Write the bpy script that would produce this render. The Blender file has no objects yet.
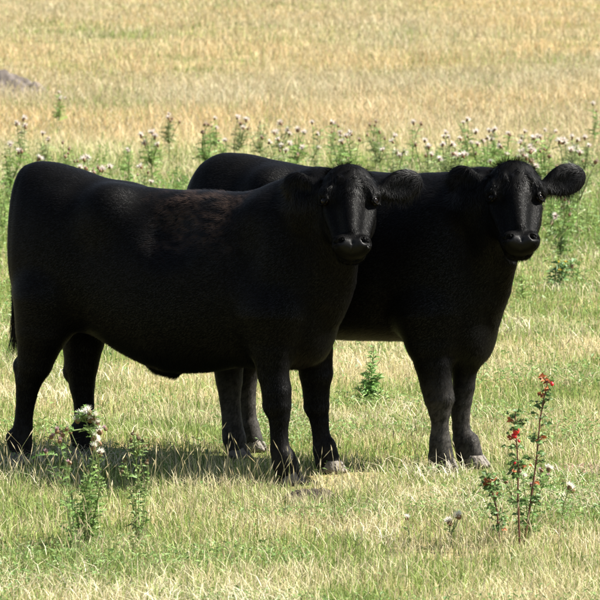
import bpy, math, random
import numpy as np
from mathutils import Vector, Matrix

# ------------------------------------------------------------------ camera, sky, sun, exposure
scene = bpy.context.scene
C = scene.collection
R = math.radians
random.seed(7)
RNG = np.random.default_rng(11)

CAM_H = 2.085            # metres above the meadow
FPX = 3760.0             # focal length in photo pixels (photo is 600 px wide)
HORIZON = -20.0          # eye-level line in photo pixels
PITCH = math.atan((300 - HORIZON) / FPX)

cam_data = bpy.data.cameras.new('camera')
cam_data.lens = 36.0 * FPX / 600.0
cam_data.sensor_width = 36.0
cam_data.clip_start = 0.5
cam_data.clip_end = 5000
cam_data.dof.use_dof = True
cam_data.dof.focus_distance = 15.9
cam_data.dof.aperture_fstop = 15
cam = bpy.data.objects.new('camera', cam_data)
cam.location = (0, 0, CAM_H)
cam.rotation_euler = (math.pi / 2 - PITCH, 0, 0)
C.objects.link(cam)
scene.camera = cam

SUN_EL, SUN_AZ = 47.0, 88.0       # azimuth clockwise from +Y (the viewing direction)
world = bpy.data.worlds.new('World')
scene.world = world
world.use_nodes = True
wn = world.node_tree
wn.nodes.clear()
wo = wn.nodes.new('ShaderNodeOutputWorld')
bg = wn.nodes.new('ShaderNodeBackground')
sky = wn.nodes.new('ShaderNodeTexSky')
sky.sky_type = 'NISHITA'
sky.sun_disc = False
sky.sun_elevation = R(SUN_EL)
sky.sun_rotation = R(SUN_AZ)
sky.air_density = 1.0
sky.dust_density = 0.6
sky.ozone_density = 1.0
bg.inputs['Strength'].default_value = 0.05
veil = wn.nodes.new('ShaderNodeHueSaturation')     # thin white summer haze over the whole sky
veil.inputs['Saturation'].default_value = 0.7
veil.inputs['Value'].default_value = 1.0
wn.links.new(sky.outputs[0], veil.inputs['Color'])
wn.links.new(veil.outputs[0], bg.inputs[0])
wn.links.new(bg.outputs[0], wo.inputs[0])

sd = bpy.data.lights.new('sun', 'SUN')
sd.energy = 5.0
sd.angle = R(0.53)
sd.color = (1.0, 0.96, 0.88)
sun = bpy.data.objects.new('sun', sd)
tosun = Vector((math.sin(R(SUN_AZ)) * math.cos(R(SUN_EL)), math.cos(R(SUN_AZ)) * math.cos(R(SUN_EL)), math.sin(R(SUN_EL))))
sun.rotation_euler = tosun.to_track_quat('Z', 'Y').to_euler()
sun.location = (20, 20, 30)
C.objects.link(sun)

scene.view_settings.view_transform = 'Standard'
scene.view_settings.look = 'None'
scene.view_settings.exposure = 1.78
scene.view_settings.gamma = 1.0

# ------------------------------------------------------------------ helpers
def tag(o, label=None, cat=None, group=None, kind=None):
    if label: o['label'] = label
    if cat: o['category'] = cat
    if group: o['group'] = group
    if kind: o['kind'] = kind
    return o

def link(name, me, parent=None, mat=None):
    o = bpy.data.objects.new(name, me)
    C.objects.link(o)
    if parent: o.parent = parent
    if mat and me and len(me.materials) == 0: me.materials.append(mat)
    return o

def empty(name, loc=(0, 0, 0), rz=0.0):
    o = bpy.data.objects.new(name, None)
    o.empty_display_size = 0.1
    o.location = loc
    o.rotation_euler = (0, 0, rz)
    C.objects.link(o)
    return o

def mesh_np(name, V, F, nper, smooth=False):
    """V (n,3); F (m,nper) ints."""
    me = bpy.data.meshes.new(name)
    V = np.ascontiguousarray(V, dtype=np.float32); F = np.ascontiguousarray(F, dtype=np.int32)
    me.vertices.add(len(V)); me.vertices.foreach_set('co', V.ravel())
    me.loops.add(F.size); me.loops.foreach_set('vertex_index', F.ravel())
    me.polygons.add(len(F))
    me.polygons.foreach_set('loop_start', np.arange(0, F.size, nper, dtype=np.int32))
    me.update(calc_edges=True)
    me.polygons.foreach_set('use_smooth', np.full(len(F), bool(smooth)))
    return me

def set_col(me, col, name='col'):
    a = me.attributes.new(name, 'FLOAT_COLOR', 'POINT')
    c = np.ones((len(me.vertices), 4), np.float32); c[:, :3] = col
    a.data.foreach_set('color', c.ravel())

_lat = {}
def vnoise(x, y, scale, seed):
    """smooth value noise 0..1"""
    if seed not in _lat: _lat[seed] = np.random.default_rng(seed).random((256, 256))
    g = _lat[seed]
    a = np.asarray(x, dtype=np.float64) / scale + 1000.3; b = np.asarray(y, dtype=np.float64) / scale + 1000.7
    i = np.floor(a).astype(np.int64); j = np.floor(b).astype(np.int64)
    s = a - i; t = b - j; s = s * s * (3 - 2 * s); t = t * t * (3 - 2 * t)
    i0 = i % 256; i1 = (i + 1) % 256; j0 = j % 256; j1 = (j + 1) % 256
    return (g[i0, j0] * (1 - s) + g[i1, j0] * s) * (1 - t) + (g[i0, j1] * (1 - s) + g[i1, j1] * s) * t

def sstep(a, b, x):
    t = np.clip((np.asarray(x, dtype=np.float64) - a) / (b - a), 0, 1)
    return t * t * (3 - 2 * t)

def gz(x, y):
    """height of the meadow"""
    x = np.asarray(x, dtype=np.float64); y = np.asarray(y, dtype=np.float64)
    z = 0.03 * (vnoise(x, y, 1.3, 1) - 0.5) + 0.012 * (vnoise(x, y, 0.35, 2) - 0.5)
    far = sstep(22, 40, y)
    z = z + far * 0.28 * (vnoise(x, y, 7.0, 3) - 0.5) + sstep(50, 70, y) * 0.30 * (vnoise(x * 0.6, y, 11.0, 4) - 0.5)
    d = np.maximum(y - 78.0, 0); d = np.minimum(d, 260)          # the field climbs gently towards its far end
    z = z + 0.020 * (np.sqrt(d * d + 100.0) - 10.0) + sstep(70, 110, y) * .5 * (vnoise(x * .5, y, 17.0, 5) - .5)
    return z

def ray(px, py):
    """direction of the view ray through a photo pixel, scaled so that dy = 1"""
    dx = (px - 300) / FPX; dy = (300 - py) / FPX
    cy, sy = math.cos(PITCH), math.sin(PITCH)
    d = Vector((dx, cy + dy * sy, -sy + dy * cy))
    return d / d.y

def at(px, py, Y):
    d = ray(px, py)
    return Vector((d.x * Y, Y, CAM_H + d.z * Y))

def ground_at(px, py):
    d = ray(px, py); Y = -CAM_H / d.z
    for _ in range(6):
        Y = (float(gz(d.x * Y, Y)) - CAM_H) / d.z
    return Vector((d.x * Y, Y, float(gz(d.x * Y, Y))))

# ------------------------------------------------------------------ materials
def new_mat(name):
    m = bpy.data.materials.new(name); m.use_nodes = True
    nt = m.node_tree; b = nt.nodes['Principled BSDF']
    return m, nt, b

def plain(name, col, rough=0.7, spec=0.3, noise=0.0, scale=30.0):
    m, nt, b = new_mat(name)
    b.inputs['Base Color'].default_value = (*col, 1)
    b.inputs['Roughness'].default_value = rough
    b.inputs['Specular IOR Level'].default_value = spec
    if noise:
        tc = nt.nodes.new('ShaderNodeTexCoord'); n = nt.nodes.new('ShaderNodeTexNoise'); n.inputs['Scale'].default_value = scale
        n.inputs['Detail'].default_value = 5
        r = nt.nodes.new('ShaderNodeValToRGB')
        r.color_ramp.elements[0].position = .3; r.color_ramp.elements[1].position = .7
        r.color_ramp.elements[0].color = (*[c * (1 - noise) for c in col], 1)
        r.color_ramp.elements[1].color = (*[min(1, c * (1 + noise)) for c in col], 1)
        nt.links.new(tc.outputs['Object'], n.inputs['Vector']); nt.links.new(n.outputs['Fac'], r.inputs['Fac'])
        nt.links.new(r.outputs['Color'], b.inputs['Base Color'])
        bp = nt.nodes.new('ShaderNodeBump'); bp.inputs['Distance'].default_value = 0.01
        nt.links.new(n.outputs['Fac'], bp.inputs['Height']); nt.links.new(bp.outputs['Normal'], b.inputs['Normal'])
    return m

def leafy(name, transl=0.28, rough=0.6):
    """diffuse + translucent, coloured by each blade's own colour attribute"""
    m, nt, b = new_mat(name)
    a = nt.nodes.new('ShaderNodeAttribute'); a.attribute_name = 'col'
    t = nt.nodes.new('ShaderNodeBsdfTranslucent'); mx = nt.nodes.new('ShaderNodeMixShader')
    mx.inputs['Fac'].default_value = transl
    b.inputs['Roughness'].default_value = rough; b.inputs['Specular IOR Level'].default_value = 0.25
    nt.links.new(a.outputs['Color'], b.inputs['Base Color']); nt.links.new(a.outputs['Color'], t.inputs['Color'])
    nt.links.new(b.outputs[0], mx.inputs[1]); nt.links.new(t.outputs[0], mx.inputs[2])
    nt.links.new(mx.outputs[0], nt.nodes['Material Output'].inputs['Surface'])
    return m

M_GRASS = leafy('grass_blades')
M_LEAF = leafy('plant_leaves', 0.3, 0.5)

def ground_material():
    m, nt, b = new_mat('thatch_and_soil')
    tc = nt.nodes.new('ShaderNodeTexCoord')
    n1 = nt.nodes.new('ShaderNodeTexNoise'); n1.inputs['Scale'].default_value = 1.1; n1.inputs['Detail'].default_value = 8
    n2 = nt.nodes.new('ShaderNodeTexNoise'); n2.inputs['Scale'].default_value = 45; n2.inputs['Detail'].default_value = 6
    for n in (n1, n2): nt.links.new(tc.outputs['Object'], n.inputs['Vector'])
    r1 = nt.nodes.new('ShaderNodeValToRGB')
    e = r1.color_ramp.elements; e[0].position = .35; e[0].color = (.13, .15, .05, 1); e[1].position = .62; e[1].color = (.34, .28, .14, 1)
    r2 = nt.nodes.new('ShaderNodeValToRGB')
    e = r2.color_ramp.elements; e[0].position = .3; e[0].color = (.35, .35, .35, 1); e[1].position = .7; e[1].color = (1.15, 1.1, 1.0, 1)
    mx = nt.nodes.new('ShaderNodeMix'); mx.data_type = 'RGBA'; mx.blend_type = 'MULTIPLY'; mx.inputs[0].default_value = 1
    nt.links.new(n1.outputs['Fac'], r1.inputs['Fac']); nt.links.new(n2.outputs['Fac'], r2.inputs['Fac'])
    nt.links.new(r1.outputs['Color'], mx.inputs[6]); nt.links.new(r2.outputs['Color'], mx.inputs[7])
    nt.links.new(mx.outputs[2], b.inputs['Base Color'])
    b.inputs['Roughness'].default_value = .95; b.inputs['Specular IOR Level'].default_value = .1
    bp = nt.nodes.new('ShaderNodeBump'); bp.inputs['Distance'].default_value = .02
    nt.links.new(n2.outputs['Fac'], bp.inputs['Height']); nt.links.new(bp.outputs['Normal'], b.inputs['Normal'])
    return m

# ------------------------------------------------------------------ the ground
def build_ground():
    ys = np.concatenate([np.linspace(-60, 9, 24), np.arange(9.2, 24, .14), np.arange(24, 190, .8), np.geomspace(191, 2500, 50)])
    xs = np.concatenate([-np.geomspace(900, 7, 30), np.arange(-6.5, -2.6, .5), np.arange(-2.5, 2.51, .14), np.arange(3, 6.6, .5), np.geomspace(7, 900, 30)])
    X, Y = np.meshgrid(xs, ys)
    Z = gz(X, Y)
    V = np.stack([X.ravel(), Y.ravel(), Z.ravel()], 1)
    nx, ny = len(xs), len(ys)
    i = np.arange(nx - 1)[None, :] + nx * np.arange(ny - 1)[:, None]
    F = np.stack([i, i + 1, i + nx + 1, i + nx], -1).reshape(-1, 4)
    me = mesh_np('meadow_ground', V, F, 4, True)
    o = link('meadow_ground', me, None, ground_material())
    tag(o, 'dry meadow ground of thatch and soil reaching far behind the cattle', 'ground', None, 'structure')
build_ground()

# ------------------------------------------------------------------ grass
def blades(name, x, y, h, w, lean, col, parent=None, base=None, bend=0.45):
    """three-triangle curved blades as one mesh; col (n,3) is each blade's own colour"""
    n = len(x)
    z = gz(x, y) if base is None else base
    th = RNG.random(n) * 2 * np.pi; ph = RNG.random(n) * 2 * np.pi
    wx, wy = np.cos(ph) * w * .5, np.sin(ph) * w * .5
    lx, ly = np.cos(th) * lean * h, np.sin(th) * lean * h
    up = np.sqrt(np.maximum(1 - lean ** 2, .04)) * h
    P = np.zeros((n, 5, 3))
    P[:, 0] = np.stack([x - wx, y - wy, z - .01], 1); P[:, 1] = np.stack([x + wx, y + wy, z - .01], 1)
    mx_, my_ = x + lx * bend * .6, y + ly * bend * .6
    P[:, 2] = np.stack([mx_ + wx * .8, my_ + wy * .8, z + up * .6], 1); P[:, 3] = np.stack([mx_ - wx * .8, my_ - wy * .8, z + up * .6], 1)
    P[:, 4] = np.stack([x + lx, y + ly, z + up], 1)
    V = P.reshape(-1, 3)
    b = (np.arange(n) * 5)[:, None]
    T = np.concatenate([b + np.array([[0, 1, 2]]), b + np.array([[0, 2, 3]]), b + np.array([[3, 2, 4]])], 1).reshape(-1, 3)
    me = mesh_np(name, V, T, 3)
    c = np.repeat(col, 5, axis=0)
    set_col(me, c)
    return link(name, me, parent, M_GRASS)

STRAW = np.array([.46, .39, .20]); PALE = np.array([.62, .56, .37]); TAN = np.array([.44, .30, .17])
GREEN = np.array([.14, .20, .05]); LIME = np.array([.29, .37, .10]); DEEP = np.array([.055, .11, .025])

def greenness(x, y):
    """0 dry .. 1 green"""
    g = .51 + 1.1 * (vnoise(x, y, 1.1, 21) - .5) + .9 * (vnoise(x, y, .30, 22) - .5)
    g = g + .55 * np.exp(-((y - 31) / 8.5) ** 2)
    g = g + .45 * (vnoise(x, y * .5, 3.0, 23) - .5) * sstep(20, 35, y)
    g = g - .48 * sstep(39, 48, y)
    # long greener streaks across the far golden grass
    g = g + .45 * sstep(45, 52, y) * sstep(.50, .72, vnoise(x * .35, y * 50 / np.maximum(y, 50), 5.0, 24))
    return g

def scatter(n, y0, y1, power, half=0.118):
    """points whose density falls with distance"""
    u = RNG.random(n)
    k = 1 - power + 1       # pdf ~ y * y^-power
    y = ((y1 ** k - y0 ** k) * u + y0 ** k) ** (1 / k)
    x = (RNG.random(n) * 2 - 1) * half * y
    return x, y

def mixc(a, b, t): return a[None, :] * (1 - t[:, None]) + b[None, :] * t[:, None]

def trampled(x, y):
    """grass pressed down around the hooves"""
    k = np.ones(len(x))
    for px, py in ((20, 466), (84, 458), (293, 482), (334, 475), (239, 459), (256, 451), (447, 477), (477, 472)):
        g = ground_at(px, py)
        d = np.sqrt((x - g.x) ** 2 + ((y - g.y + .10) * .7) ** 2)
        k = np.minimum(k, .35 + .65 * sstep(.07, .17, d))
    g = ground_at(309, 498)
    k = np.minimum(k, .12 + .88 * sstep(.7, 1.1, np.sqrt(((x - g.x) / .125) ** 2 + ((y - g.y + .03) / .17) ** 2)))
    return k

def meadow():
    n = 430000
    x, y = scatter(n, 11.5, 185, 2.15, .105)
    g = greenness(x, y); r = RNG.random(n)
    isg = r < np.clip(g, .04, .95)
    far = sstep(40, 52, y)
    clump = vnoise(x, y, .22, 31)
    # green sward
    m = isg
    col = mixc(GREEN, LIME, RNG.random(m.sum())) * (.75 + .5 * RNG.random(m.sum()))[:, None]
    k = RNG.random(m.sum()) < .15; col[k] = mixc(GREEN, DEEP, RNG.random(k.sum()))
    h = (.03 + .035 * RNG.random(n) ** 1.5 + .035 * clump) * (1 + sstep(18, 40, y) * 1.5) * (1 + sstep(25, 45, y) * (1.5 * vnoise(x, y * .7, 1.3, 34) - .65))
    h = h * trampled(x, y)
    w = np.maximum(.0030, y * .00016) * (.6 + .8 * RNG.random(n))
    lean = .15 + .7 * RNG.random(n)
    o = blades('green_grass', x[m], y[m], h[m], w[m], lean[m], col)
    tag(o, 'short green grass growing through the meadow under the cattle', 'grass', None, 'stuff')
    # dry sward
    m = ~isg
    t = RNG.random(m.sum()); col = mixc(STRAW, PALE, t)
    f = far[m] * RNG.random(m.sum()); col = col * (1 - f[:, None]) + TAN[None] * f[:, None]
    warm = vnoise(x[m], y[m] * .6, 4.0, 33)
    col = col * (1 + far[m, None] * (warm[:, None] - .5) * np.array([[.25, .05, -.2]]))
    col *= (.7 + .6 * RNG.random(m.sum()))[:, None]
    h2 = h * (1 + .5 * RNG.random(n)) * (1 + far * .3)
    o = blades('dry_grass', x[m], y[m], h2[m], w[m] * .9, np.clip(lean[m] + .12, 0, .97), col)
    tag(o, 'bleached straw coloured grass mixed through the whole meadow', 'dry grass', None, 'stuff')
    # coarser grass where the meadow goes on to either side
    n = 60000
    x, y = scatter(n, 9, 150, 2.0001, 1.0)
    x = np.sign(x) * (.105 + .20 * np.abs(x) / y) * y
    g = greenness(x, y); isg = RNG.random(n) < np.clip(g, .04, .95); t = RNG.random(n)
    col = np.where(isg[:, None], mixc(GREEN, LIME, t), mixc(STRAW, PALE, t)); f = sstep(40, 52, y) * t * ~isg
    col = col * (1 - f[:, None]) + TAN[None] * f[:, None]
    o = blades('rough_grass', x, y, (.06 + .07 * RNG.random(n)) * (1 + sstep(18, 40, y) * 1.8), np.maximum(.007, y * .00042), .25 + .6 * RNG.random(n), col * (.7 + .5 * RNG.random(n))[:, None])
    tag(o, 'coarser meadow grass to either side of the cattle', 'grass', None, 'stuff')
    # flattened pale litter in patches
    n = 60000
    x, y = scatter(n, 11.5, 45, 2.1)
    p = sstep(.5, .78, vnoise(x, y, .8, 41)) * sstep(.3, .7, vnoise(x, y, .3, 42))
    k = RNG.random(n) < p * 1.0; x, y = x[k], y[k]; n = len(x)
    col = mixc(PALE, np.array([.72, .65, .48]), RNG.random(n)) * (.75 + .4 * RNG.random(n))[:, None]
    o = blades('straw_litter', x, y, .055 + .08 * RNG.random(n), np.maximum(.0028, y * .00016) * (.7 + .6 * RNG.random(n)), .86 + .11 * RNG.random(n), col, base=gz(x, y) + .02 + .03 * RNG.random(n))
    tag(o, 'flattened pale straw lying in patches on the meadow', 'straw', None, 'stuff')
meadow()

def seed_stalks():
    """tall thin flowering stalks with a spindle of seeds; foreground clumps and all over the far grass"""
    V = []; F = []; Cc = []
    def add(x, y, h, lean, th, w, headl, col, hc):
        z = float(gz(x, y)); dx, dy = math.cos(th) * lean * h, math.sin(th) * lean * h
        ps = [Vector((x, y, z)), Vector((x + dx * .25, y + dy * .25, z + h * .5)), Vector((x + dx * .62, y + dy * .62, z + h * .85)), Vector((x + dx, y + dy, z + h))]
        a = random.random() * math.pi; s = Vector((math.cos(a), .3 * math.sin(a), 0)) * w * .5
        b = len(V)
        for i, p in enumerate(ps):
            k = 1 - .2 * i
            V.extend([p - s * k, p + s * k]); Cc.extend([col, col])
        for i in range(3): F.append((b + 2 * i, b + 2 * i + 1, b + 2 * i + 3)); F.append((b + 2 * i, b + 2 * i + 3, b + 2 * i + 2))
        # seed head: two crossed spindles
        tip = ps[3]; d = (ps[3] - ps[2]).normalized()
        for q in range(2):
            aa = a + q * math.pi / 2; s2 = Vector((math.cos(aa), math.sin(aa), 0)) * w * 1.35
            b = len(V)
            V.extend([tip - d * headl * .3, tip + d * headl * .2 + s2, tip + d * headl, tip + d * headl * .2 - s2]); Cc.extend([hc] * 4)
            F.append((b, b + 1, b + 2)); F.append((b, b + 2, b + 3))
    def batch(xs, ys, hh, wmin):
        for x, y in zip(xs, ys):
            c = np.array([.50, .44, .26]) * random.uniform(.7, 1.15); 
            if random.random() < .3: c = np.array([.30, .33, .12])
            hc = np.array([.52, .45, .29]) * random.uniform(.7, 1.15)
            add(float(x), float(y), hh * random.uniform(.6, 1.15), random.uniform(.05, .45), random.random() * 6.28, max(wmin, y * .00013), random.uniform(.02, .04) * (1 + y / 90), c, hc)
    n = 1500; x, y = scatter(n, 11.6, 15.2, 1.2); k = vnoise(x, y, .5, 51) > .45; batch(x[k], y[k], .19, .0016)
    n = 1100; x, y = scatter(n, 15.2, 26, 1.6); k = vnoise(x, y, .8, 52) > .5; batch(x[k], y[k], .15, .0018)
    n = 18000; x, y = scatter(n, 26, 180, 1.7, .10); k = vnoise(x, y, 2.5, 53) > .3 * (1 - sstep(38, 50, y)) + .1; batch(x[k], y[k], .34, .003)
    # foreground clumps of the photograph
    for px, py, cnt, hh, sp in ((22, 505, 26, .26, .12), (60, 500, 10, .2, .1), (185, 500, 6, .25, .12), (232, 492, 12, .24, .12), (150, 505, 14, .2, .1),
                                (570, 500, 8, .2, .15), (395, 470, 9, .14, .1), (5, 520, 20, .24, .12), (180, 530, 20, .16, .2), (330, 560, 40, .14, .5), (120, 575, 40, .15, .4), (500, 575, 40, .14, .4)):
        g = ground_at(px, py)
        batch([g.x + random.gauss(0, sp) for _ in range(cnt)], [g.y + random.gauss(0, sp) for _ in range(cnt)], hh, .002)
    me = mesh_np('seed_stalks', np.array([tuple(v) for v in V]), np.array(F), 3)
    set_col(me, np.array(Cc))
    tag(link('seed_stalks', me, None, M_GRASS), 'thin dry grass stalks with seed heads standing above the sward', 'grass stalks', None, 'stuff')
seed_stalks()
# ------------------------------------------------------------------ implicit surfaces -> one continuous mesh
class Field:
    def __init__(s, lo, hi, h):
        s.h = h; s.lo = np.array(lo, float)
        s.n = np.ceil((np.array(hi, float) - s.lo) / h).astype(int) + 1
        s.F = np.full(tuple(s.n), 0.3, np.float32)
    def window(s, lo, hi):
        a = np.clip(np.floor((np.array(lo) - s.lo) / s.h).astype(int), 0, s.n); b = np.clip(np.ceil((np.array(hi) - s.lo) / s.h).astype(int) + 1, 0, s.n)
        if (b - a).min() <= 0: return None
        g = [(s.lo[i] + s.h * np.arange(a[i], b[i])).astype(np.float32) for i in range(3)]
        return (slice(a[0], b[0]), slice(a[1], b[1]), slice(a[2], b[2])), g[0][:, None, None], g[1][None, :, None], g[2][None, None, :]
    def put(s, sl, d, k, sub=False):
        A = s.F[sl]; d = d.astype(np.float32)
        if sub:
            d = -d; h = np.maximum(k - np.abs(A - d), 0) / k
            s.F[sl] = np.maximum(A, d) + h * h * k * .25
        else:
            h = np.maximum(k - np.abs(A - d), 0) / k
            s.F[sl] = np.minimum(A, d) - h * h * k * .25
    def cone(s, a, b, ra, rb, k=.03, sub=False, flat=None):
        """rounded cone from a to b; flat=(axis, factor) squashes it sideways along a unit vector"""
        a = np.array(a, float); b = np.array(b, float); pad = max(ra, rb) * (1 if flat is None else max(1, 1 / 1)) + .3 * k + .04 + k
        w = s.window(np.minimum(a, b) - pad, np.maximum(a, b) + pad)
        if w is None: return
        sl, X, Y, Z = w
        px, py, pz = X - a[0], Y - a[1], Z - a[2]
        if flat is not None:
            ax = np.array(flat[0], float); f = flat[1]
            dt = px * ax[0] + py * ax[1] + pz * ax[2]; e = (1 / f - 1) * dt
            px, py, pz = px + e * ax[0], py + e * ax[1], pz + e * ax[2]
            ab0 = b - a; ab = ab0 + (1 / f - 1) * ab0.dot(ax) * ax
        else: ab = b - a
        L2 = max(ab.dot(ab), 1e-8)
        t = np.clip((px * ab[0] + py * ab[1] + pz * ab[2]) / L2, 0, 1)
        d = np.sqrt((px - t * ab[0]) ** 2 + (py - t * ab[1]) ** 2 + (pz - t * ab[2]) ** 2) - (ra + (rb - ra) * t)
        if flat is not None: d = d * min(1, (flat[1] + 1) / 2)
        s.put(sl, d, k, sub)
    def chain(s, pts, k=.03, **kw):
        P_ = np.array([p for p, r in pts], float); R_ = max(r for p, r in pts)
        w = s.window(P_.min(0) - R_ - k - .04, P_.max(0) + R_ + k + .04)
        sl, X, Y, Z = w
        T = Field.__new__(Field); T.h = s.h; T.lo = s.lo + s.h * np.array([q.start for q in sl]); T.n = np.array([q.stop - q.start for q in sl]); T.F = np.full(tuple(T.n), .3, np.float32)
        for (a, ra), (b, rb) in zip(pts[:-1], pts[1:]): T.cone(a, b, ra, rb, .006, **kw)
        s.put(sl, T.F, k)
    def ell(s, c, axes, r, k=.03, sub=False):
        """ellipsoid with orthonormal axes (3 rows)"""
        c = np.array(c, float); A = np.array(axes, float); pad = max(r) + .04 + k
        w = s.window(c - pad, c + pad)
        if w is None: return
        sl, X, Y, Z = w
        px, py, pz = X - c[0], Y - c[1], Z - c[2]
        q0 = 0; q1 = 0
        for i in range(3):
            u = px * A[i, 0] + py * A[i, 1] + pz * A[i, 2]
            q0 = q0 + (u / r[i]) ** 2; q1 = q1 + (u / r[i] ** 2) ** 2
        k0 = np.sqrt(q0); k1 = np.sqrt(q1) + 1e-6
        d = k0 * (k0 - 1) / k1
        s.put(sl, d, k, sub)
    def loft(s, U, ZT, ZB, HW, VC, p=2.3, k=.03):
        w = s.window((U[0] - .1, -.6, min(ZB) - .1), (U[-1] + .1, .5, max(ZT) + .1))
        sl, X, Y, Z = w
        ux = X[:, 0, 0]
        def itp(T):     # smooth interpolation
            T = np.array(T, float); U_ = np.array(U, float)
            m = np.gradient(T, U_)
            j = np.clip(np.searchsorted(U_, ux) - 1, 0, len(U_) - 2)
            hh = U_[j + 1] - U_[j]; t = np.clip((ux - U_[j]) / hh, 0, 1)
            return ((2 * t ** 3 - 3 * t ** 2 + 1) * T[j] + (t ** 3 - 2 * t ** 2 + t) * hh * m[j] + (-2 * t ** 3 + 3 * t ** 2) * T[j + 1] + (t ** 3 - t ** 2) * hh * m[j + 1])[:, None, None]
        zt, zb, hw, vc = itp(ZT), itp(ZB), itp(HW), itp(VC)
        hz = np.maximum((zt - zb) / 2, .01); hw = np.maximum(hw, .01); cz = (zt + zb) / 2
        # barrel: widest a little below the middle
        dz = (Z - cz) / hz
        q = (np.abs(dz) ** p + np.abs((Y - vc) / (hw * (1 - .10 * dz))) ** p) ** (1 / p)
        d = (q - 1) * np.minimum(hz, hw)
        out = np.maximum(U[0] - ux, ux - U[-1])[:, None, None]
        d = np.where(out > 0, np.sqrt(np.maximum(d, 0) ** 2 + out ** 2), d)
        s.put(sl, d, k)
    def mesh(s, name):
        F = s.F; S = F < 0; n = F.shape
        corners = [(i, j, k) for i in (0, 1) for j in (0, 1) for k in (0, 1)]
        cnt = np.zeros((n[0] - 1, n[1] - 1, n[2] - 1), np.int8)
        for i, j, k in corners: cnt += S[i:n[0] - 1 + i, j:n[1] - 1 + j, k:n[2] - 1 + k]
        act = np.argwhere((cnt > 0) & (cnt < 8))
        idx = np.full(cnt.shape, -1, np.int32); idx[act[:, 0], act[:, 1], act[:, 2]] = np.arange(len(act))
        P = np.zeros((len(act), 3)); W = np.zeros(len(act))
        val = {c: F[act[:, 0] + c[0], act[:, 1] + c[1], act[:, 2] + c[2]] for c in corners}
        for c in corners:
            for ax in range(3):
                if c[ax] == 0:
                    d = list(c); d[ax] = 1; d = tuple(d)
                    a, b = val[c], val[d]; m = (a < 0) != (b < 0)
                    t = np.where(m, a / np.where(m, a - b, 1), 0)
                    q = np.tile(np.array(c, float), (len(act), 1)); q[:, ax] = t
                    P[m] += q[m]; W[m] += 1
        P = act + P / W[:, None]
        V = s.lo + P * s.h
        Q = []
        for ax in range(3):
            o = [i for i in range(3) if i != ax]
            sa = [slice(1, -1)] * 3; sb = [slice(1, -1)] * 3
            sa[ax] = slice(0, -1); sb[ax] = slice(1, None)
            a, b = S[tuple(sa)], S[tuple(sb)]
            e = np.argwhere(a != b); sign = a[e[:, 0], e[:, 1], e[:, 2]]
            off = np.array([1, 1, 1]); off[ax] = 0; g = e + off
            def cell(da, db):
                c = g.copy(); c[:, o[0]] += da; c[:, o[1]] += db
                return idx[c[:, 0], c[:, 1], c[:, 2]]
            q = np.stack([cell(-1, -1), cell(0, -1), cell(0, 0), cell(-1, 0)], 1)
            flip = sign if ax != 1 else ~sign
            q[~flip] = q[~flip][:, ::-1]
            Q.append(q)
        Q = np.concatenate(Q); Q = Q[(Q >= 0).all(1)]
        return V, Q
    def grad(s, V):
        i = np.clip(np.round((V - s.lo) / s.h).astype(int), 1, s.n - 2)
        g = np.stack([s.F[i[:, 0] + 1, i[:, 1], i[:, 2]] - s.F[i[:, 0] - 1, i[:, 1], i[:, 2]],
                      s.F[i[:, 0], i[:, 1] + 1, i[:, 2]] - s.F[i[:, 0], i[:, 1] - 1, i[:, 2]],
                      s.F[i[:, 0], i[:, 1], i[:, 2] + 1] - s.F[i[:, 0], i[:, 1], i[:, 2] - 1]], 1)
        return g / (np.linalg.norm(g, axis=1, keepdims=True) + 1e-9)

def coat_material(name, rough=.42, spec=.5):
    m, nt, b = new_mat(name)
    a = nt.nodes.new('ShaderNodeAttribute'); a.attribute_name = 'col'
    nt.links.new(a.outputs['Color'], b.inputs['Base Color'])
    tc = nt.nodes.new('ShaderNodeTexCoord'); mp = nt.nodes.new('ShaderNodeMapping'); mp.inputs['Scale'].default_value = (25, 60, 60)
    n = nt.nodes.new('ShaderNodeTexNoise'); n.inputs['Scale'].default_value = 4; n.inputs['Detail'].default_value = 4
    nt.links.new(tc.outputs['Object'], mp.inputs['Vector']); nt.links.new(mp.outputs[0], n.inputs['Vector'])
    bp = nt.nodes.new('ShaderNodeBump'); bp.inputs['Strength'].default_value = .3; bp.inputs['Distance'].default_value = .002
    nt.links.new(n.outputs['Fac'], bp.inputs['Height']); nt.links.new(bp.outputs['Normal'], b.inputs['Normal'])
    b.inputs['Roughness'].default_value = rough; b.inputs['Specular IOR Level'].default_value = spec
    return m
M_SKIN = coat_material('black_hide', .6, .05)
M_HAIR = coat_material('black_coat_hair', .46, .18)
M_EYE = plain('dark_wet_eye', (.004, .0025, .002), .12, .14)
M_LID = plain('moist_eyelid', (.045, .035, .030), .35, .4)
M_HOOF = plain('pale_hoof', (.15, .13, .108), .65, .3, .5, 60)
_nt = M_SKIN.node_tree; _b = _nt.nodes['Principled BSDF']
_w = _nt.nodes.new('ShaderNodeAttribute'); _w.attribute_name = 'wet'      # the moist nose pad
for _sock, _lo, _hi in (('Roughness', .6, .46), ('Specular IOR Level', .05, .17)):
    _m = _nt.nodes.new('ShaderNodeMapRange'); _m.inputs['To Min'].default_value = _lo; _m.inputs['To Max'].default_value = _hi
    _nt.links.new(_w.outputs['Fac'], _m.inputs['Value']); _nt.links.new(_m.outputs[0], _b.inputs[_sock])
M_SWITCH = M_HAIR

ALPHA = R(28); CA, SA = math.cos(ALPHA), math.sin(ALPHA)

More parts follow.
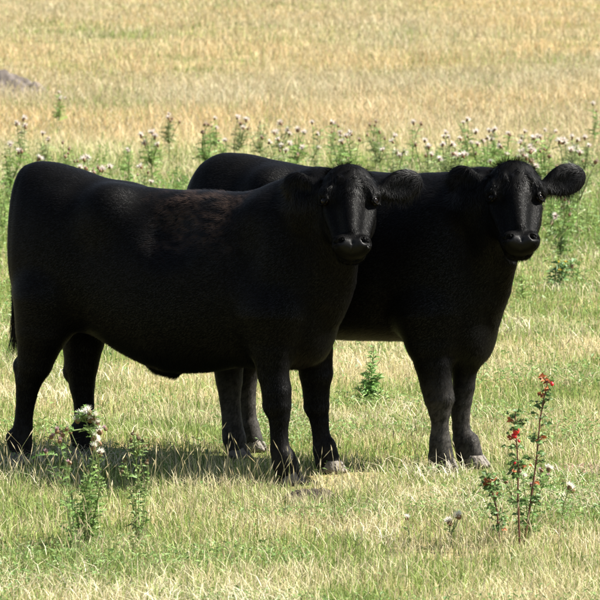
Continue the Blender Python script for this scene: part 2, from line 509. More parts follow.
class Cow:
    def __init__(s, V0, pxc, label, group):
        s.V0 = V0
        # origin: on plane v=0 below the pixel column pxc
        d = ray(pxc, 470); Y = V0 / (d.x * SA + CA)
        s.O = np.array([d.x * Y, Y, 0.0])
        s.root = empty('cow', (s.O[0], s.O[1], 0), -ALPHA)
        tag(s.root, label, 'cow', group)
        s.ua = np.array([CA, -SA, 0]); s.va = np.array([SA, CA, 0]); s.za = np.array([0, 0, 1.0])
    def loc(s, P):
        q = np.array(P, float) - s.O
        return np.array([q.dot(s.ua), q.dot(s.va), q[2]])
    def vec(s, P):
        q = np.array(P, float); return np.array([q.dot(s.ua), q.dot(s.va), q[2]])
    def L(s, px, py, v):
        """local point seen at a photo pixel and lying v metres to the far side of the cow's middle plane"""
        d = ray(px, py); Y = (s.V0 + v) / (d.x * SA + CA)
        return s.loc((d.x * Y, Y, CAM_H + d.z * Y))

def unit(a): a = np.array(a, float); return a / np.linalg.norm(a)

EYES = []; EDIR = []

def head(f, cow, poll, psi, theta, roll, sc, ears, ridge):
    """poll: local position; psi = heading of the nose to the viewer's right, theta = how far the face leans from upright"""
    EYES.clear(); EDIR.clear()
    h = np.array([math.sin(psi), -math.cos(psi), 0.]); z = np.array([0, 0, 1.])
    x = np.array([math.cos(psi), math.sin(psi), 0.])
    d = -math.cos(theta) * z + math.sin(theta) * h
    n = math.cos(theta) * h + math.sin(theta) * z
    c_, s_ = math.cos(roll), math.sin(roll)
    x, d = c_ * x + s_ * d, c_ * d - s_ * x
    X, N, D = cow.vec(x), cow.vec(n), cow.vec(d)
    A = np.array([X, N, D])
    WX, WD = 1.16 * sc, .93 * sc
    P = lambda a, b, c: poll + WX * a * X + sc * b * N + WD * c * D
    E = lambda c, r, k=.02, sub=False: f.ell(P(*c), A, [r[0] * WX, r[1] * sc, r[2] * WD], k, sub)
    K = lambda a, b, ra, rb, k=.02, sub=False, flat=None: f.cone(P(*a), P(*b), ra * sc, rb * sc, k, sub, flat)
    def surf(a, c, b=.08):          # height of the face above point (a, c)
        while b > -.2:
            i = np.round((P(a, b, c) - f.lo) / f.h).astype(int)
            if f.F[tuple(i)] < 0: return b
            b -= .002
        return b
    def surfx(s, b, c, a=.16):      # half width of the head at (b, c)
        while a > .03:
            i = np.round((P(s * a, b, c) - f.lo) / f.h).astype(int)
            if f.F[tuple(i)] < 0: return a
            a -= .001
        return a
    E((0, -.085, .085), (.100, .085, .10), .03)
    E((0, -.070, .030), (.062, .060, .045), .04)               # poll
    K((0, -.085, .12), (0, -.076, .33), .088, .053, .03, flat=(N, .85))
    K((0, -.045, .10), (0, -.030, .34), .046, .030, .035)       # bridge of the nose
    for s in (-1, 1):
        E((s * .080, -.062, .135), (.034, .042, .045), .025)  # brow
        E((s * .056, -.160, .190), (.042, .080, .10), .03)   # cheek
        K((s * .045, -.19, .16), (s * .022, -.125, .39), .050, .034, .03)   # jaw
        K((s * .070, -.085, .205), (s * .044, -.080, .35), .026, .024, .03) # cheek bone
        E((s * .040, -.036, .395), (.027, .032, .034), .022)  # nostril wing
    E((0, -.060, .403), (.066, .050, .048), .025)
    E((0, -.108, .415), (.050, .036, .034), .015)             # lower lip
    K((-.055, -.100, .438), (.055, -.100, .438), .005, .005, .006, True)   # mouth line
    K((0, -.010, .402), (0, -.045, .446), .0035, .0035, .008, True)      # philtrum
    for s in (-1, 1):
        K((s * .049, -.004, .410), (s * .036, -.014, .397), .0105, .0085, .006, True)
        K((s * .049, -.004, .410), (s * .062, -.030, .400), .0085, .004, .006, True)
        for q in range(3):        # folds above the eye, pressed into the forehead
            p0 = None
            for t in np.linspace(0, 1, 7):
                a = .040 + .018 * q + .022 * t ** 1.6; c = .062 + .012 * q + .085 * t
                r = .0062 * ridge * (.5 + math.sin(math.pi * min(1, t + .12)))
                p1 = (s * a, surf(s * a, c) - .001, c)
                if p0: K(p0[0], p1, p0[1], r, .007)
                p0 = (p1, r)
        ex = surfx(s, -.066, .168)
        od = unit(.80 * s * X + .60 * N); td = unit(.80 * N - .60 * s * X)     # where the eye looks, and along the lids
        ec = P(s * (ex - .0205), -.051, .170)
        EYES.append(ec); EDIR.append((od, td))
        f.ell(ec + od * .016, np.array([od, td, D]), [.014, .021, .015], .006, True)
        rim = lambda t, r: ec + od * .0105 + td * (.0245 * math.cos(t)) - D * (r * math.sin(t))
        for t0, t1 in ((-.1, .8), (.8, 1.6), (1.6, 2.4), (2.4, 3.2)): f.cone(rim(t0, .0185), rim(t1, .0185), .0072, .0072, .008)
        for t0, t1 in ((3.5, 4.3), (4.3, 5.1), (5.1, 5.9)): f.cone(rim(t0, .018), rim(t1, .018), .0048, .0048, .006)
    # ears: a stalk, then a wide flattened leaf hollowed on the front
    for s, (dirw, front, L_, wd) in zip((-1, 1), ears):
        dv = cow.vec(unit(dirw)); fr = unit(cow.vec(front)); fr = unit(fr - fr.dot(dv) * dv); up = np.cross(dv, fr)
        base = P(s * .080, -.135, .070)
        f.cone(base, base + dv * .06, .030, .024, .03)
        c = base + dv * (.045 + L_ * .5)
        B = np.array([dv, up, fr])
        f.ell(c + dv * .012 - up * .004, B, [L_ * .50, wd * .5, .022], .012)
        f.ell(base + dv * (.04 + L_ * .30) , B, [L_ * .34, wd * .34, .024], .02)
        f.ell(c + fr * .030 - dv * .010, B, [L_ * .36, wd * .25, .016], .015, True)
    return P, A

def finish_cow(cow, f, P, A, hooves, tint, n_hair, seed):
    V, Q = f.mesh('hide')
    rng = np.random.default_rng(seed)
    me = mesh_np('hide', V, Q, 4, True)
    col = np.tile(np.array([[.0010, .0009, .0009]]), (len(V), 1))
    col = tint(V, col, rng, False)
    set_col(me, col)
    body = link('body', me, cow.root, M_SKIN)
    fq = V - P(0, -.03, .415); qa, qb, qc = fq @ A[0], fq @ A[1], fq @ A[2]
    wet = (1 - sstep(.75, 1.1, np.sqrt((qa / .058) ** 2 + ((qc - .004) / .026) ** 2))) * (qb > -.055)
    at_ = me.attributes.new('wet', 'FLOAT', 'POINT'); at_.data.foreach_set('value', wet.astype(np.float32))
    # --- coat of short flat hairs following the lie of the coat
    T = np.concatenate([Q[:, [0, 1, 2]], Q[:, [0, 2, 3]]])
    a, b, c = V[T[:, 0]], V[T[:, 1]], V[T[:, 2]]
    ar = np.linalg.norm(np.cross(b - a, c - a), axis=1); cdf = np.cumsum(ar); cdf /= cdf[-1]
    k = np.searchsorted(cdf, rng.random(n_hair)).clip(0, len(T) - 1)
    r1 = np.sqrt(rng.random(n_hair))[:, None]; r2 = rng.random(n_hair)[:, None]
    p = a[k] * (1 - r1) + b[k] * r1 * (1 - r2) + c[k] * r1 * r2
    N = f.grad(p)
    hd = P(0, -.09, .2); dist = np.linalg.norm(p - hd, axis=1)
    wh = 1 - sstep(.24, .34, dist)                      # weight of head
    wl = 1 - sstep(.45, .60, p[:, 2])                   # weight of legs
    flow = np.tile(np.array([[-.85, 0, -.35]]), (n_hair, 1))
    flow = flow * (1 - wl)[:, None] + np.array([[-.15, 0, -1.]]) * wl[:, None]
    flow = flow * (1 - wh)[:, None] + A[2][None] * wh[:, None]
    # swirl
    nz = np.stack([vnoise(p[:, 0] + p[:, 1], p[:, 2], .10, 61), vnoise(p[:, 0] - p[:, 1], p[:, 2], .09, 62), vnoise(p[:, 0] + p[:, 2], p[:, 1], .10, 63)], 1) - .5
    flow = flow + nz * .55 + rng.normal(0, .16, (n_hair, 3))
    flow -= (flow * N).sum(1, keepdims=True) * N; flow /= np.linalg.norm(flow, axis=1, keepdims=True) + 1e-9
    ear = wh * 0
    q = (p - P(0, -.105, .075)); ex = np.abs(q @ A[0]); ear = sstep(.12, .15, ex) * (dist < .42) * (p[:, 2] > hd[2])
    # the poll is curly
    pol = 1 - sstep(.08, .16, np.linalg.norm(p - P(0, -.05, .03), axis=1))
    cl = np.stack([vnoise(p[:, 0] + 2 * p[:, 1], p[:, 2], .022, 64), vnoise(p[:, 0] - p[:, 1], p[:, 2] * 1.2, .024, 65), vnoise(p[:, 1], p[:, 2] + p[:, 0], .022, 66)], 1) - .5
    ln, lift, wd = .012 + rng.random(n_hair) * .010, .07 + .08 * rng.random(n_hair), np.full(n_hair, .0019)
    ln = ln * (1 - .25 * wh); ln = ln * (1 + .9 * ear + 1.1 * pol); lift = lift + .22 * ear + .08 * pol; wd = wd * (1 - .4 * np.maximum(np.maximum(ear, pol), wh * .7))
    face = wh * (1 - ear) * (1 - pol); lift = lift + .10 * face
    w_b, ln_b = cow.brown(p)
    ln = ln * (1 + .9 * ln_b); lift = lift + .25 * ln_b
    under = sstep(.3, .8, -N[:, 2]); ln *= 1 + .5 * under; lift += .15 * under
    low = 1 - sstep(.10, .20, p[:, 2]); ln *= 1 - .25 * low
    rnd = unit_rows(rng.normal(0, 1, (n_hair, 3))); flow = flow + rnd * (.35 * ear + .3 * pol + .5 * ln_b)[:, None] + cl * (2.2 * pol + .08 * (1 - wh))[:, None]
    nose = 1 - sstep(.055, .075, np.linalg.norm(p - P(0, -.05, .43), axis=1)); keep = (rng.random(n_hair) > nose) & (p[:, 2] > .055)
    eye = np.minimum(np.linalg.norm(p - EYES[0], axis=1), np.linalg.norm(p - EYES[1], axis=1)); keep &= eye > .027
    side = np.cross(N, flow); side /= np.linalg.norm(side, axis=1, keepdims=True) + 1e-9
    side = side + N * rng.normal(0, .25, (n_hair, 1))
    root = p - N * .002
    tip = p + (flow + N * lift[:, None]) * ln[:, None]
    VV = np.stack([root + side * (wd * .5)[:, None], root - side * (wd * .5)[:, None], tip], 1)[keep]
    pc = np.tile(np.array([[.0013, .0011, .0012]]), (n_hair, 1)) * (.5 + 1.0 * rng.random((n_hair, 1)))
    pc = tint(p, pc, rng, True)[keep]
    VV = VV.reshape(-1, 3)
    hm = mesh_np('coat_hair', VV, np.arange(len(VV)).reshape(-1, 3), 3)
    set_col(hm, np.repeat(pc, 3, axis=0))
    hn = N + rnd * (.13 + .14 * face)[:, None] - flow * .12                     # each hair is lit like the hide it lies on
    hn = (hn / np.linalg.norm(hn, axis=1, keepdims=True))[keep]
    hm.normals_split_custom_set_from_vertices(np.repeat(hn, 3, axis=0).astype(np.float32))
    tag(link('coat_hair', hm, cow.root, M_HAIR), kind='stuff')
    # --- eyes
    for ec, (od, td) in zip(EYES, EDIR):
        o = link('eye', uv_ball(.0190, 16, 12), cow.root, M_EYE); o.location = ec
        ring = arc_tube([od * .0100 + td * (.0180 * math.cos(t)) + A[2] * (.0165 * math.sin(t)) for t in np.linspace(.1, 3.04, 9)], .0016)
        link('eyelid', ring, o, M_LID)
    # --- hooves: two claws each
    for (pos, yaw) in hooves:
        hf = hoof_mesh()
        o = link('hoof', hf, cow.root, M_HOOF); o.location = pos; o.rotation_euler = (0, 0, yaw)
    return body

def unit_rows(a): return a / (np.linalg.norm(a, axis=1, keepdims=True) + 1e-9)

def uv_ball(r, nu=16, nv=10, name='ball'):
    V = [(0, 0, r)]; F = []
    for j in range(1, nv):
        for i in range(nu):
            t = math.pi * j / nv; p = 2 * math.pi * i / nu
            V.append((r * math.sin(t) * math.cos(p), r * math.sin(t) * math.sin(p), r * math.cos(t)))
    V.append((0, 0, -r)); e = len(V) - 1
    for i in range(nu): F.append((0, 1 + i, 1 + (i + 1) % nu)); F.append((e, 1 + (nv - 2) * nu + (i + 1) % nu, 1 + (nv - 2) * nu + i))
    for j in range(nv - 2):
        for i in range(nu):
            a = 1 + j * nu + i; b = 1 + j * nu + (i + 1) % nu
            F.append((a, a + nu, b + nu, b))
    me = bpy.data.meshes.new(name); me.from_pydata(V, [], F); me.polygons.foreach_set('use_smooth', [True] * len(F)); return me

def tube_geo(pts, radii, n=6):
    V = []; F = []
    pts = [Vector(p) for p in pts]
    for i, p in enumerate(pts):
        t = (pts[min(i + 1, len(pts) - 1)] - pts[max(i - 1, 0)]).normalized()
        a = t.orthogonal().normalized() if i == 0 else (a - t * a.dot(t)).normalized()
        b = t.cross(a)
        for q in range(n):
            w = 2 * math.pi * q / n; V.append(tuple(p + (a * math.cos(w) + b * math.sin(w)) * radii[i]))
    for i in range(len(pts) - 1):
        for q in range(n):
            F.append((i * n + q, i * n + (q + 1) % n, (i + 1) * n + (q + 1) % n, (i + 1) * n + q))
    F.append(tuple(range(n))[::-1]); F.append(tuple((len(pts) - 1) * n + q for q in range(n)))
    return V, F

def arc_tube(pts, r, name='eyelid'):
    V, F = tube_geo(pts, [r * .5] + [r] * (len(pts) - 2) + [r * .5])
    me = bpy.data.meshes.new(name); me.from_pydata(V, [], F); me.polygons.foreach_set('use_smooth', [True] * len(F)); return me

def hoof_mesh():
    """cloven hoof pointing along +x, sole at z=0"""
    V = []; F = []
    for s in (-1, 1):
        rings = [(0, .046, .022, .0), (.018, .043, .021, .004), (.038, .034, .019, .010), (.052, .028, .017, .014)]   # z, half length, half width, back shift
        b0 = len(V); n = 14
        for z, hl, hw, sh in rings:
            for q in range(n):
                w = 2 * math.pi * q / n; c, d = math.cos(w), math.sin(w)
                x = hl * c + (.012 if c > 0 else 0) * c * c - sh * (1 if c > 0 else .3)
                V.append((x, s * .0225 + hw * d * (1 - .25 * max(c, 0)) - s * .006 * max(c, 0), z))
        for j in range(len(rings) - 1):
            for q in range(n): F.append((b0 + j * n + q, b0 + j * n + (q + 1) % n, b0 + (j + 1) * n + (q + 1) % n, b0 + (j + 1) * n + q))
        F.append(tuple(b0 + q for q in range(n))[::-1]); F.append(tuple(b0 + (len(rings) - 1) * n + q for q in range(n)))
    me = bpy.data.meshes.new('hoof'); me.from_pydata(V, [], F); me.polygons.foreach_set('use_smooth', [True] * len(F)); return me

def leg(f, cow, pts, v, k=.03, flat=.85):
    c = [(cow.L(px, py, vv if vv is not None else v), r) for px, py, r, vv in [(*q, None)[:4] for q in pts]]
    f.chain(c, k, flat=((0, 1, 0), flat))
    return c

def tint_coat(cow, dust_h, dust, amount):
    def fn(V, col, rng, hair):
        wb, _ = cow.brown(V)
        n = vnoise(V[:, 0] + V[:, 1], V[:, 2], .012, 71) if not hair else rng.random(len(V))
        st = vnoise(V[:, 0] * .6 + V[:, 2] * 1.3, V[:, 2] - V[:, 0] * .3, .028, 77)
        t = (wb * np.clip(n * 1.9 - .5, 0, 1) * sstep(.15, .6, st))[:, None]
        col = col * (1 - t) + np.array([[.040, .026, .020]]) * t
        # dried mud on the lower legs
        m = (1 - sstep(dust_h * .4, dust_h, V[:, 2])) * (.25 + .75 * sstep(.2, .8, vnoise(V[:, 0] * 1.3 + V[:, 1], V[:, 2], .02, 72) * .35 + .65 * vnoise(V[:, 0] + V[:, 1], V[:, 2], .006, 73)))
        m = (m * amount)[:, None]
        return col * (1 - m) + np.array([dust]) * m
    return fn

GROUP = 'black cattle standing in the meadow'
def build_front_cow():
    cow = Cow(13.85, 185, 'black cow standing nearest the camera with a rusty brown patch on its withers', GROUP)
    f = Field((-1.02, -.95, -.01), (1.12, .42, 1.46), .0073)
    st = [(19, 182, 255, .07), (24, 169, 290, .14), (34, 162.5, 315, .19), (50, 162, 325, .215), (75, 168.5, 327, .228), (102, 178, 336, .235), (132, 185, 354, .255), (170, 189.5, 370, .272), (208, 191, 371, .27),
          (245, 192, 366, .245), (280, 187, 368, .215), (308, 190, 366, .18), (326, 208, 352, .12), (337, 240, 320, .05)]
    L0 = [cow.L(px, 0, 0)[0] for px, *_ in st]
    f.loft(L0, [cow.L(px, a, 0)[2] for px, a, b, w in st], [cow.L(px, b, 0)[2] for px, a, b, w in st], [w for *_, w in st], [0] * len(st))
    I = np.eye(3)
    # haunches, hooks, shoulders
    for v in (-1, 1):
        dx = 0 if v < 0 else 26
        f.ell(cow.L(59 + dx, 264, v * .13), I, (.19, .100, .29), .07)
        f.ell(cow.L(37 + dx * .6, 250, v * .10), I, (.10, .085, .25), .05)
        f.ell(cow.L(108 + dx, 214, v * .145), I, (.095, .078, .10), .12)      # hook bone
        f.ell(cow.L(268 + dx, 270, v * .13), I, (.15, .10, .30), .09)      # shoulder
    f.ell(cow.L(154, 226, -.36), I, (.15, .20, .15), .09, True)            # hollow in front of the hip
    f.ell(cow.L(226, 250, -.39), I, (.08, .17, .17), .10, True)            # hollow behind the shoulder
    f.ell(cow.L(308, 316, .02), I, (.09, .10, .13), .07)                   # brisket
    # legs
    def pts(q, v): return [(px, py, r) for px, py, r in q]
    leg(f, cow, [(44, 300, .135), (42, 330, .118), (35, 362, .080), (29, 378, .062), (26.5, 395, .047), (24.5, 411, .040), (23, 427, .043), (21.5, 442, .047), (22.5, 453, .045)], -.17, .05)
    f.ell(cow.L(20.5, 366, -.17), I, (.032, .035, .04), .02)
    leg(f, cow, [(86, 300, .15), (83, 340, .098), (81.5, 363, .078), (82, 385, .058), (84, 404, .046), (84.5, 427, .045), (83, 440, .047), (84, 450, .045)], .17, .05)
    f.ell(cow.L(70, 372, .17), I, (.03, .035, .04), .02)
    leg(f, cow, [(272, 315, .14), (272, 345, .092), (273, 373, .068), (276.5, 390, .064), (277, 405, .062), (279, 416, .047), (279, 432, .038), (280, 450, .042), (284, 464, .050), (288, 475, .045)], -.16, .04)
    leg(f, cow, [(308, 320, .10), (314, 350, .082), (316, 373, .074), (316, 392, .058), (316.5, 406, .056), (319, 418, .042), (321, 434, .038), (322.5, 450, .042), (326, 462, .046), (331, 469, .042)], .16, .04)
    # sheath / navel fold
    f.cone(cow.L(160, 362, 0), cow.L(174, 372, 0), .05, .022, .04)
    # neck towards the head, which is turned to the camera
    poll = cow.L(349, 162, -.17)
    PSI = R(3)
    hb = poll
    f.chain([(cow.L(275, 250, 0), .20), (cow.L(300, 225, -.02), .19), (cow.L(322, 205, -.06), .145)], .06, flat=((0, 1, 0), .8))
    f.chain([(cow.L(272, 222, 0), .115), (cow.L(298, 210, -.03), .105), (cow.L(322, 200, -.09), .10)], .06)
    f.cone(cow.L(322, 205, -.06), cow.L(341, 200, -.09), .15, .105, .05)
    f.chain([(cow.L(300, 320, 0), .12), (cow.L(321, 288, -.02), .125), (cow.L(329, 258, -.05), .11), (cow.L(335, 230, -.10), .10)], .05)
    f.chain([(cow.L(332, 308, .0), .045), (cow.L(345, 282, -.02), .040), (cow.L(349, 255, -.08), .035)], .05)
    ears = (((-.95, .30, .26), (-.25, -1, 0), .13, .12), ((.95, .26, .20), (0.15, -1, .1), .175, .128))
    P, A = head(f, cow, poll, PSI, R(36), R(0), 1.0, ears, .75)
    # tail
    f.chain([(cow.L(30, 178, 0), .03), (cow.L(23, 192, 0), .026), (cow.L(19, 230, -.03), .021), (cow.L(16, 290, -.06), .019), (cow.L(15.5, 320, -.08), .016)], .02)
    c0 = cow.L(201, 207, -.12)
    def brown(p):
        q = (p - c0) * np.array([[1, 0, 1]])
        q = np.stack([q[:, 0] / .26, q[:, 2] / .21], 1)
        n = vnoise(p[:, 0], p[:, 2], .05, 75) - .5
        r = np.sqrt((q ** 2).sum(1)) + n * .5
        up = sstep(.75, .9, p[:, 2])
        w = (1 - sstep(.35, 1.05, r)) * up
        q2 = np.stack([(p[:, 0] - c0[0] + .0) / .24, (p[:, 2] - c0[2] + .04) / .19], 1)
        r2 = np.sqrt((q2 ** 2).sum(1)) + n * .7
        return np.clip(w, 0, 1), np.clip(.5 * (1 - sstep(.4, 1.2, r2)) * up, 0, 1)
    cow.brown = brown
    hooves = []
    for px, py, v, yaw in ((21, 465, -.18, 0), (84, 458, .17, .0), (293, 481, -.16, -.15), (334, 474, .16, .1)):
        q = cow.L(px, py, v); w = cow.O + q[0] * cow.ua + q[1] * cow.va
        q[2] = float(gz(w[0], w[1])) + .004
        hooves.append((q, yaw))
        f.cone(q + np.array([-.012, 0, .055]), q + np.array([-.032, 0, .11]), .035, .038, .02)
    finish_cow(cow, f, P, A, hooves, tint_coat(cow, .24, (.045, .041, .037), .35), 270000, 5)
    # tail switch wisps at the left edge
    tail_switch(cow, cow.L(15.5, 318, -.08), .16)

def tail_switch(cow, p, ln, n=260):
    V = []
    rng = random.Random(4)
    for i in range(n):
        a = Vector(p) + Vector((rng.gauss(0, .009), rng.gauss(0, .009), rng.uniform(-.06, .05)))
        d = Vector((-.10 + rng.gauss(0, .10), rng.gauss(0, .10), -1)).normalized() * ln * rng.uniform(.5, 1.1)
        s = Vector((rng.gauss(0, 1), rng.gauss(0, 1), 0)).normalized() * .0014
        V += [tuple(a - s), tuple(a + s), tuple(a + d)]
    me = mesh_np('tail_hair', np.array(V), np.arange(len(V)).reshape(-1, 3), 3)
    set_col(me, np.tile(np.array([[.010, .008, .008]]), (len(V), 1)))
    tag(link('tail_hair', me, cow.root, M_HAIR), kind='stuff')

def build_rear_cow():
    cow = Cow(14.45, 350, 'black cow standing behind and to the right with muddy grey lower legs', GROUP)
    f = Field((-1.02, -.95, -.01), (1.15, .42, 1.50), .0073)
    st = [(191, 200, 255, .06), (195, 182, 290, .13), (203, 166, 315, .185), (215, 156, 325, .215), (240, 153.5, 330, .235), (272, 160, 332, .24), (310, 167, 336, .26), (350, 170, 339, .27), (390, 173, 340, .265),
          (420, 175, 342, .245), (450, 177, 358, .215), (476, 184, 363, .18), (489, 205, 356, .12), (498, 240, 325, .05)]
    L0 = [cow.L(px, 0, 0)[0] for px, *_ in st]
    f.loft(L0, [cow.L(px, a, 0)[2] for px, a, b, w in st], [cow.L(px, b, 0)[2] for px, a, b, w in st], [w for *_, w in st], [0] * len(st))
    I = np.eye(3)
    for v in (-1, 1):
        dx = 0 if v < 0 else 26
        f.ell(cow.L(222 + dx, 262, v * .13), I, (.19, .105, .30), .08)
        f.ell(cow.L(268 + dx, 194, v * .150), I, (.085, .075, .09), .11)
        f.ell(cow.L(432 + dx * .8, 265, v * .13), I, (.15, .10, .30), .09)
    f.ell(cow.L(468, 316, .02), I, (.09, .10, .13), .07)
    leg(f, cow, [(235, 290, .15), (232, 330, .105), (228, 360, .074), (229, 380, .060), (230, 402, .046), (232, 422, .045), (234, 438, .052), (236, 447, .048)], -.12, .05)
    leg(f, cow, [(258, 290, .15), (252, 330, .105), (246, 360, .074), (245, 380, .055), (247, 402, .040), (249, 424, .037), (251, 438, .045), (253, 444, .043)], .10, .05)
    leg(f, cow, [(428, 315, .15), (430, 340, .112), (433, 360, .086), (436, 383, .070), (439, 398, .066), (439.5, 410, .050), (440, 424, .037), (440, 440, .045), (440.5, 458, .053), (443, 467, .047)], -.15, .04)
    leg(f, cow, [(460, 320, .10), (463, 345, .072), (464, 365, .058), (464, 386, .048), (461.5, 400, .046), (460.5, 412, .042), (461, 426, .038), (463, 442, .045), (467, 456, .045), (472, 464, .042)], .0, .04)
    poll = cow.L(515, 158.5, -.16)
    f.chain([(cow.L(440, 245, 0), .20), (cow.L(465, 220, -.02), .185), (cow.L(486, 205, -.06), .145)], .06, flat=((0, 1, 0), .8))
    f.chain([(cow.L(432, 205, 0), .115), (cow.L(462, 204, -.03), .105), (cow.L(486, 198, -.08), .10)], .06)
    f.cone(cow.L(486, 205, -.06), cow.L(508, 200, -.09), .15, .105, .05)
    f.chain([(cow.L(456, 320, 0), .12), (cow.L(475, 290, -.02), .13), (cow.L(485, 258, -.05), .11), (cow.L(497, 230, -.10), .10)], .05)
    f.chain([(cow.L(486, 316, .0), .045), (cow.L(501, 290, -.02), .040), (cow.L(509, 262, -.08), .035)], .05)
    ears = (((-.90, .34, .34), (-.35, -1, 0), .14, .125), ((.95, .24, .26), (0.05, -1, .1), .175, .135))
    P, A = head(f, cow, poll, R(4), R(36), R(0), 1.02, ears, 1.1)
    f.chain([(cow.L(204, 175, 0), .03), (cow.L(198, 190, 0), .026), (cow.L(193, 230, .03), .021), (cow.L(190, 300, .06), .018)], .02)
    cow.brown = lambda p: (np.zeros(len(p)), np.zeros(len(p)))
    hooves = []
    for px, py, v, yaw in ((239, 459, -.12, 0), (256, 451, .10, .0), (447, 476, -.15, -.35), (477, 471, .0, .15)):
        q = cow.L(px, py, v); w = cow.O + q[0] * cow.ua + q[1] * cow.va
        q[2] = float(gz(w[0], w[1])) + .004
        hooves.append((q, yaw))
        f.cone(q + np.array([-.012, 0, .055]), q + np.array([-.032, 0, .11]), .035, .038, .02)
    finish_cow(cow, f, P, A, hooves, tint_coat(cow, .46, (.085, .077, .068), .62), 270000, 6)
    tail_switch(cow, cow.L(190, 300, .06), .2)

build_front_cow()
build_rear_cow()

# ------------------------------------------------------------------ plants
class Geo:
    def __init__(s): s.V = []; s.F = []; s.C = []
    def tri(s, a, b, c, col):
        n = len(s.V); s.V += [tuple(a), tuple(b), tuple(c)]; s.C += [col] * 3; s.F.append((n, n + 1, n + 2))
    def poly(s, P, col, tris):
        n = len(s.V); s.V += [tuple(p) for p in P]; s.C += [col] * len(P); s.F += [tuple(n + i for i in t) for t in tris]
    def tube(s, pts, radii, col, n=5):
        V, F = tube_geo(pts, radii, n); b = len(s.V); s.V += V; s.C += [col] * len(V)
        for f in F:
            for i in range(1, len(f) - 1): s.F.append((b + f[0], b + f[i], b + f[i + 1]))
    def leaf(s, p, d, up, L, W, col, spiny=False, droop=.25):
        """a folded leaf along d; spiny leaves have a toothed outline"""
        d = Vector(d).normalized(); sd = d.cross(Vector(up)).normalized(); u = sd.cross(d)
        p = Vector(p); m = p + d * L * .5 - u * 0; t = p + d * L - Vector((0, 0, L * droop))
        if not spiny:
            P = [p, p + d * L * .38 + sd * W * .5 + u * W * .18, t, p + d * L * .38 - sd * W * .5 + u * W * .18, p + d * L * .42]
            s.poly(P, col, [(0, 1, 4), (1, 2, 4), (0, 4, 3), (4, 2, 3)])
        else:
            P = [p]; k = 4
            tr = []
            for i in range(1, k + 1):
                q = i / (k + .5); c = p + d * L * q - Vector((0, 0, L * droop * q * q)); w = W * .5 * (1 - .6 * abs(q - .4))
                P += [c, c + sd * w + d * L * .07 + u * w * .4, c - sd * w + d * L * .07 + u * w * .4]
            P.append(t)
            for i in range(k):
                c0 = 0 if i == 0 else 1 + 3 * (i - 1); c1 = 1 + 3 * i
                tr += [(c0, c1 + 1, c1), (c0, c1, c1 + 2)]
            tr += [(1 + 3 * (k - 1), len(P) - 1, 2 + 3 * (k - 1)), (1 + 3 * (k - 1), 3 * k, len(P) - 1)]
            s.poly(P, col, tr)
    def mesh(s, name):
        me = mesh_np(name, np.array(s.V), np.array(s.F), 3); set_col(me, np.array(s.C)); return me

def jit(c, a=.2): k = random.uniform(1 - a, 1 + a); return [min(.9, x * k * random.uniform(.93, 1.07)) for x in c]

C_STEM = (.20, .24, .09); C_TH = (.13, .22, .06); C_WHITE = (.80, .76, .68); C_PINK = (.50, .33, .36); C_BROWN = (.22, .13, .07)

def head_mesh(name, r, tuft, n, bulb=.5, openness=.9, bulbcol=C_BROWN):
    g = Geo()
    g.tube([(0, 0, -r * 1.1), (0, 0, -r * .8), (0, 0, -r * .3), (0, 0, r * .15)], [r * .12, r * bulb, r * (bulb + .08), r * bulb * .7], bulbcol, 7)
    for i in range(n):
        a = random.random() * 6.283; t = openness * 1.5 * math.sqrt(random.random())
        d = Vector((math.sin(t) * math.cos(a), math.sin(t) * math.sin(a), math.cos(t)))
        s = d.orthogonal().normalized(); s.rotate(Matrix.Rotation(random.random() * 6.28, 3, d)); s *= r * .16
        b = Vector((0, 0, -r * .1)) + d * r * .2
        g.tri(b - s * .3, b + s * .3 + s, b + d * r * random.uniform(.75, 1.25), jit(tuft, .15))
    return g.mesh(name)

HD_WHITE = [head_mesh('flower_head', .019, C_WHITE, 90) for _ in range(3)]
HD_PINK = [head_mesh('flower_head', .013, C_PINK, 45, .6, .5) for _ in range(2)]
HD_BUD = [head_mesh('flower_head', .011, C_BROWN, 24, .7, .3, (.16, .12, .07)) for _ in range(2)]
HD_FAR = [head_mesh('flower_head', .042, (.72, .65, .60), 60, .34, 1.05) for _ in range(3)]
HD_FARB = [head_mesh('flower_head', .030, (.46, .36, .30), 26, .6, .6) for _ in range(2)]
HD_YELLOW = [head_mesh('flower_head', .02, (.75, .52, .04), 26, .3, 1.0, C_STEM)]

